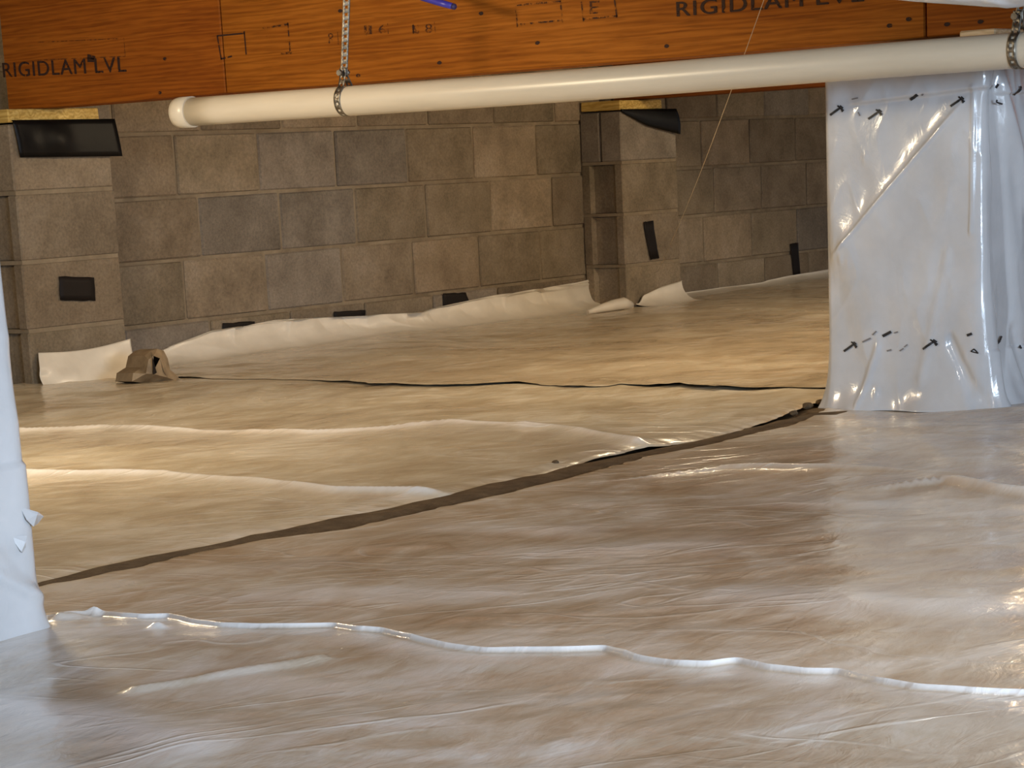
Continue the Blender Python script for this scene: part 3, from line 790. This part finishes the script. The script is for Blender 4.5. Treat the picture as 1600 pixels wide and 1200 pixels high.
lf_ = np.maximum(lf_, k2 * np.where(d < 0, 1.1 * np.exp(np.minimum(d, 0) / .018) + .2 * np.exp(np.minimum(d, 0) / .12), np.exp(-np.maximum(d, 0) / .008)))
lf_ = lf_ * sstep(.0, .05, Tg)
h = h * (1 - .7 * sstep(.06, 0, Tg)) - .004 * sstep(.008, .0, Tg)
Zg = Z0 + h - .012
Zg = np.where(Xg > 5.36, Zg - .006 * sstep(5.36, 5.46, Xg), Zg)
Zg = np.maximum(Zg, -.592)
o = mobj('vapor_barrier_sheet', grid_mesh('vapor_barrier_sheet', np.stack([Xg, Yg, Zg], -1), lift=lf_), M_NORTH)
tag(o, 'creased warm lit plastic ground sheet beyond the brown seam, with two long white folds', 'plastic sheet', 'plastic sheets on the ground')

# back sheet: runs to the wall and turns up it as a skirt
xe = [(2.4, 5.36), (3.182, 5.348), (3.303, 5.268), (3.591, 5.381), (3.748, 5.311), (4.013, 5.385), (4.179, 5.312), (4.443, 5.299), (4.712, 5.362), (5.1, 5.36), (5.9, 5.6)]
top_pts = [hy(x, y, DW - .012) for x, y in ((258, 541), (330, 515), (430, 498), (500, 494), (560, 492), (640, 487), (770, 460), (860, 446), (900, 440), (925, 434))]
top_pts2 = [hy(x, y, DW - .012) for x, y in ((1063, 459), (1110, 458), (1160, 452), (1200, 436), (1230, 430), (1290, 420))]
TX = [p[0] for p in top_pts]; TZ = [p[2] for p in top_pts]
TX2 = [p[0] for p in top_pts2] + [12.6]; TZ2 = [p[2] for p in top_pts2] + [-.50]
xs1 = np.linspace(0, 1, 420)
def back_part(x_lo, x_hi, nx, wall_y, tops, y_lo=2.70):
    """columns of constant X, v = 0 at the seam side, 1 at the top edge on the wall"""
    xs_ = np.linspace(x_lo, x_hi, nx); tt = np.concatenate([np.linspace(0, .86, 130), np.linspace(.864, 1, 60)])
    X_, T_ = np.meshgrid(xs_, tt, indexing='ij')
    zt = tops(X_); yw = wall_y
    flat = np.clip(T_ / .86, 0, 1); rise = np.clip((T_ - .86) / .14, 0, 1)
    Yf_ = y_lo + flat * (yw - .10 - y_lo)
    # quarter turn then straight up
    hgt = np.maximum(zt - (Z0 + .004), .01)
    rc = np.minimum(.085, hgt * .95)
    arc = np.clip(rise / .45, 0, 1) * (math.pi / 2); stt = np.clip((rise - .45) / .55, 0, 1)
    Yc = Yf_ + np.sin(arc) * .092
    Zc = Z0 + .002 + (1 - np.cos(arc)) * rc + stt * (hgt - rc)
    return X_, Yc, Zc, T_, rise
X1, Y1, Z1, T1, r1 = back_part(5.56, 8.372, 640, DW - .004, lambda x: np.interp(x, TX, TZ))
h = relief(X1, Y1, 90, .8) * (1 - r1)
fold = (.010 * vnoise(X1 * 7, T1 * 6, 91) + .008 * ridged(X1 * 5 + T1 * 9, T1 * 14, 92)) * sstep(0, .3, r1) * (1 - .7 * sstep(.8, 1, r1))
for fx_, fs in ((6.20, .3), (6.50, .5), (6.76, -.5), (6.88, -.15), (7.14, .2), (7.20, -.3), (7.75, .25), (8.0, -.3)):
    dd = X1 - fx_ - fs * (r1 - .6) * .25; fold += .030 * np.where(dd < 0, np.exp(np.minimum(dd, 0) / .014), np.exp(-np.maximum(dd, 0) / .085)) * sstep(.10, .8, r1)
P1 = np.stack([X1, Y1 - np.abs(fold), Z1 + h - .002], -1)
# left end comes down to the floor beside the left pilaster
lf = sstep(5.90, 5.62, X1) * r1
P1[..., 2] = P1[..., 2] * (1 - lf) + (Z0 + .004) * lf
P1[..., 1] -= lf * .10
# around the mid wall pilaster the sheet only reaches its foot; a flap stands against the front
X2, Y2, Z2, T2, r2 = back_part(8.376, 8.72, 60, YP - .004, lambda x: np.interp(x, [8.376, 8.40, 8.42, 8.55, 8.72], [-.565, -.55, -.525, -.50, -.485]))
P2 = np.stack([X2, Y2 - .012 * np.abs(vnoise(X2 * 9, T2 * 5, 93)) * r2, Z2 + relief(X2, Y2, 90, .8) * (1 - r2) - .002], -1)
X3, Y3, Z3, T3, r3 = back_part(8.73, 12.6, 220, DW - .004, lambda x: np.interp(x, TX2, TZ2))
P3 = np.stack([X3, Y3 - .014 * np.abs(vnoise(X3 * 5, T3 * 6, 94)) * r3 * (1 - .7 * r3), Z3 + relief(X3, Y3, 90, .8) * (1 - r3) - .002], -1)
# strip of the sheet with the lifted lip
tl = np.concatenate([[0, .004, .01], np.linspace(.02, 1, 40)])
yl = np.linspace(2.70, 5.50, 300); Tl, Yl = np.meshgrid(tl, yl, indexing='ij')
Xe = wob(Yl, xe) + .010 * vnoise(Yl * 25, Yl * 0, 95); Xl = Xe + Tl * (5.565 - Xe)
lift = wob(Yl, [(2.7, .0), (3.12, .002), (3.20, .008), (3.30, .017), (3.45, .014), (3.60, .004), (3.68, .001), (3.75, .008), (3.85, .001), (4.0, .006), (4.3, .009), (4.45, .012), (4.6, .006), (4.75, .0), (5.5, 0)])
wl = sstep(.0, .8, Tl)
Zl = Z0 + (.002 + relief(Xl, Yl, 90, .8)) * wl + (relief(Xl, Yl, 80) - .0005) * (1 - wl) + lift * .65 * (1 - sstep(0, .35, Tl))
P0 = np.stack([Xl, Yl, Zl - .002], -1)
bs = empty('vapor_barrier_sheet', (7.0, 4.0, Z0)); tag(bs, 'brownish plastic ground sheet at the back, turned up against the block wall', 'plastic sheet', 'plastic sheets on the ground')
for nm, PP, mt_ in (('lifted_lip', P0, M_BACK), ('wall_skirt', P1, M_BACK), ('pilaster_flap', P2, M_BACK), ('wall_skirt', P3, M_BACK)):
    k = int(PP.shape[1] * .66) if nm != 'lifted_lip' else None
    me = grid_mesh(nm, PP); me.materials.append(mt_); me.materials.append(M_SKIRT)
    if k:
        mi = np.zeros((PP.shape[0] - 1, PP.shape[1] - 1), dtype=np.int32); mi[:, 128:] = 1
        me.polygons.foreach_set('material_index', mi.reshape(-1))
    child(mobj(nm, me), bs)
# curled roll of plastic at the foot of the mid wall pilaster
rp = [hy(x, y, YP - .05) for x, y in ((918, 488), (938, 482), (958, 477), (974, 474), (984, 478))]
o = mobj('plastic_roll', tube_mesh('plastic_roll', [tuple(p) for p in rp], [.008, .016, .022, .024, .020], 14), M_SKIRT)
child(o, bs)

# middle sheet
u = np.unique(np.concatenate([np.linspace(2.20, 6.4, 350), np.arange(3.55, 4.06, .004)])); t = np.concatenate([np.linspace(0, 4.0, 330), [4.01, 4.016, 4.02]])
Xg, Tg = np.meshgrid(u, t, indexing='ij')
Y1e = wob(Xg, SEAM_S) + .006 * vnoise(Xg * 35, Xg * 0, 101)
Yg = -1.3 + Tg / 4.02 * (Y1e + 1.3); e = (4.02 - Tg)
h = relief(Xg, Yg, 110, 1.1); lm = np.zeros_like(h)
for pts, hh, nr, fr in (([(1.0, 3.62), (1.65, 3.74), (1.80, 3.78), (1.94, 3.86), (1.99, 3.80), (2.1, 3.70)], .020, .016, .03),
                        ([(2.0, 4.0), (2.2, 3.98), (2.45, 3.95), (2.66, 3.60)], .009, .012, .03)):
    d = Xg - wob(Yg, pts); a0, a1 = pts[0][0], pts[-1][0]
    kk = sstep(a0 - .1, a0 + .25, Yg) * (1 - sstep(a1 - .2, a1 + .02, Yg)); h += hh * crest(d, nr, fr) * kk
    lm = np.maximum(lm, kk * np.where(d < 0, np.exp(d / (nr * .8)), np.exp(-d / .006)) * min(1, hh / .018))
h = h * sstep(-.02, .30, e) + .005 - .010 * sstep(.010, 0, e)
Zg = np.maximum(Z0 + h - .008 - .008 * sstep(2.315, 2.285, Xg), -.592)
bm_ = sheen_bands(Xg, Yg, [([(400, 930), (750, 925)], .07, .5), ([(1150, 928), (1330, 950), (1620, 962)], .07, .65), ([(820, 862), (1080, 852)], .07, .5), ([(700, 822), (900, 826)], .06, .4),
                     ([(1230, 778), (1400, 782)], .07, .45), ([(1480, 790), (1620, 790)], .07, .4), ([(1250, 700), (1450, 690)], .10, .3), ([(300, 890), (480, 872)], .05, .3)])
lm = np.maximum(lm, bm_); Zg = Zg + .006 * bm_  # sheen painted into the middle sheet, with a slight rise
o = mobj('vapor_barrier_sheet', grid_mesh('vapor_barrier_sheet', np.stack([Xg, Yg, Zg], -1), lift=lm), M_MIDDLE)
tag(o, 'wrinkled plastic ground sheet between the brown seam and the scalloped white edge', 'plastic sheet', 'plastic sheets on the ground')

# near sheet, its scalloped edge curls up over the middle sheet
SCP = [(65, 964), (110, 957), (162, 957), (190, 963), (225, 966), (265, 964), (300, 976), (345, 984), (400, 987), (460, 987), (522, 984), (560, 992), (598, 993), (640, 1003), (700, 1014), (760, 1021), (880, 1022), (945, 1019), (1000, 1033), (1060, 1042), (1110, 1043), (1152, 1038), (1200, 1048), (1260, 1053), (1311, 1053), (1370, 1070), (1440, 1081), (1520, 1085), (1600, 1085)]
SC = sorted([(float(p[1]), float(p[0])) for p in (hz(x, y, Z0 + .006) for x, y in SCP)])
SC = [(-1.4, SC[0][1])] + SC + [(2.80, 2.22)]
yv = np.concatenate([np.linspace(-1.3, .9, 120), np.linspace(.906, 2.74, 420)]); t = np.concatenate([np.linspace(0, .93, 180), np.linspace(.932, .982, 34), np.linspace(.9828, 1, 24)])
Yg, Tg = np.meshgrid(yv, t, indexing='ij')
xe1 = wob(yv, SC); ker = np.exp(-np.linspace(-2, 2, 7) ** 2); ker /= ker.sum(); xe1 = np.convolve(np.pad(xe1, 3, mode='edge'), ker, 'valid')
Xe = np.repeat(xe1[:, None], len(t), 1); Xg = .3 + Tg * (Xe - .3); e = Xe - Xg
bl_ = sstep(.12, .40, e)
h = relief(Xg, Yg, 130, 1.0) * bl_ + (relief(Xg, Yg, 110, 1.1) * sstep(-.02, .30, wob(Xg, SEAM_S) - Yg)) * (1 - bl_)
g_, t_ = seg(Xg, Yg, (1.95, 2.02), (2.16, 1.92), .012); h += .006 * g_
Zg = Z0 + h + .002 + .006 * np.exp(-(e / .004) ** 2) + .003 * np.exp(-e / .05)
ln = np.clip(np.exp(-(e / .005) ** 2) + .35 * np.exp(-e / .09) * (.5 + .5 * vnoise(Yg * 3, Yg * 0, 133)), 0, 1)
for bx_, by_, ba, bs_ in ((92, 972, .011, .013), (112, 968, .010, .016), (150, 963, .008, .010), (247, 991, .009, .012)):
    q_ = hz(bx_, by_); Zg = Zg + ba * np.exp(-((Xg - q_[0]) ** 2 + (Yg - q_[1]) ** 2) / bs_ ** 2)
bn_ = sheen_bands(Xg, Yg, [([(-40, 1098), (150, 1130), (300, 1178)], .06, 1.0), ([(80, 985), (340, 1000)], .06, .6), ([(540, 1002), (760, 1040)], .06, .55), ([(1000, 1048), (1160, 1052)], .05, .5),
                     ([(1310, 1068), (1620, 1110)], .08, .45), ([(1300, 1125), (1620, 1135)], .06, .2), ([(380, 1065), (540, 1080)], .06, .45), ([(1150, 1060), (1280, 1075)], .05, .5)])
ln = np.maximum(ln, bn_ * sstep(.004, .02, e)); Zg = Zg + .005 * bn_ * sstep(.02, .10, e)  # bluish floor sheen painted as whitened film, slightly raised
o = mobj('vapor_barrier_sheet', grid_mesh('vapor_barrier_sheet', np.stack([Xg, Yg, Zg], -1), lift=ln), M_NEAR)
tag(o, 'nearest plastic ground sheet in the foreground, ending in a scalloped white edge', 'plastic sheet', 'plastic sheets on the ground')

# ------------------------------------------------------------------ plastic flap on the left pilaster, crumpled scrap beside it, soil clods
n, k = 60, 30
S, V = np.meshgrid(np.linspace(0, 1, n), np.linspace(0, 1, k), indexing='ij')
bl, br_, tl_, tr_ = hy(63, 612, YP - .03), hy(205, 606, YP - .03), hy(60, 551, YP - .008), hy(204, 529, YP - .008)
Pf = (bl * (1 - S)[..., None] + br_ * S[..., None]) * (1 - V)[..., None] + (tl_ * (1 - S)[..., None] + tr_ * S[..., None]) * V[..., None]
Pf[..., 2] += V * (-.012 * np.sin(S * math.pi)) ; Pf[..., 1] -= .010 * np.sin(V * math.pi) * (1 + .6 * vnoise(S * 4, V * 3, 150)) + .03 * (1 - V) ** 3
Pf[..., 0] -= .012 * np.sin(V * math.pi) * (1 - S)
o = mobj('plastic_flap', grid_mesh('plastic_flap', Pf), M_SKIRT); md = o.modifiers.new('thick', 'SOLIDIFY'); md.thickness = .001
tag(o, 'smooth cream plastic flap standing against the foot of the left pilaster', 'plastic sheet')

root_p = hz(242, 598)
sc = empty('crumpled_scrap', tuple(root_p)); tag(sc, 'crumpled brownish plastic scrap with a dark slit beside the left pilaster', 'scrap')
Yc = root_p[1] + .02
outl = [(206, 596), (208, 583), (222, 574), (226, 556), (236, 548), (246, 545), (256, 548), (262, 560), (266, 578), (278, 588), (281, 597), (262, 599), (236, 600)]
bm = bmesh.new()
fv = [bm.verts.new(Vector(hy(x, y, Yc))) for x, y in outl]
mids = [bm.verts.new(Vector(hy(x, y, Yc - dd))) for x, y, dd in ((228, 584, .03), (232, 562, .028), (240, 556, .035), (238, 584, .04), (250, 560, .03), (256, 580, .035), (262, 590, .03))]
bv = [bm.verts.new(v.co + Vector((.03, .10, -.004))) for v in fv]
bm.verts.ensure_lookup_table()
tri = [(0, 1, 'a'), (1, 2, 'a'), (2, 3, 'b'), (3, 4, 'b'), (4, 5, 'c'), (5, 6, 'e'), (6, 7, 'e'), (7, 8, 'f'), (8, 9, 'g'), (9, 10, 'g'), (10, 11, 'g'), (11, 12, 'd'), (12, 0, 'a')]
M_ = dict(zip('abcdefg', mids))
for i, j, kk in tri: bm.faces.new((fv[i], fv[j], M_[kk]))
for tr in (('a', 2, 'b'), ('b', 4, 'c'), ('c', 5, 'e'), ('e', 7, 'f'), ('f', 8, 'g'), ('g', 11, 'd'), ('d', 12, 'a')):
    bm.faces.new((M_[tr[0]], fv[tr[1]], M_[tr[2]]))
bm.faces.new((M_['a'], M_['b'], M_['d'])); bm.faces.new((M_['e'], M_['f'], M_['g'])); bm.faces.new((M_['e'], M_['g'], M_['d'])); bm.faces.new((M_['b'], M_['c'], M_['d'])); 
for i in range(len(fv)):
    j = (i + 1) % len(fv); bm.faces.new((fv[i], bv[i], bv[j], fv[j]))
bm.faces.new(bv)
bmesh.ops.recalc_face_normals(bm, faces=bm.faces)
o = mobj('scrap_body', bm_mesh('scrap_body', bm), M_DIRTY); child(o, sc)
bm = bmesh.new()
for tri_ in (((237, 553), (243, 584), (239, 585)), ((237, 553), (245, 582), (243, 584))):
    bm.faces.new([bm.verts.new(Vector(hy(x, y, Yc - .046))) for x, y in tri_])
o = mobj('dark_slit', bm_mesh('dark_slit', bm), M_TAPE); o['label'] = 'dark slit'; child(o, sc)

crs = random.Random(33)
def clod(name, p, r):
    bm = bmesh.new(); bmesh.ops.create_icosphere(bm, subdivisions=2, radius=r)
    for v in bm.verts: v.co = Vector((v.co.x * 1.4, v.co.y * 1.1, v.co.z * .7)) * crs.uniform(.82, 1.15)
    o = mobj(name, bm_mesh(name, bm), M_SOIL); o.location = p; return o
for x, y, r, lab in ((1298, 626, .014, 'brown soil clod in the seam against the wrapped pier, largest of the clods'), (1282, 628, .010, 'small brown soil clod in the seam left of the largest clod'),
                     (1262, 634, .011, 'brown soil clod in the seam, second from the far end of the row'), (1240, 645, .009, 'brown soil clod in the widest part of the seam'),
                     (868, 722, .006, 'tiny dark soil clod on the edge of the seam in mid floor'), (1312, 624, .008, 'small soil clod touching the foot of the wrapped pier')):
    p = hz(x, y, Z0 - .004); o = clod('soil_clod', tuple(p), r); tag(o, lab, 'soil clod', 'soil clods along the seam')
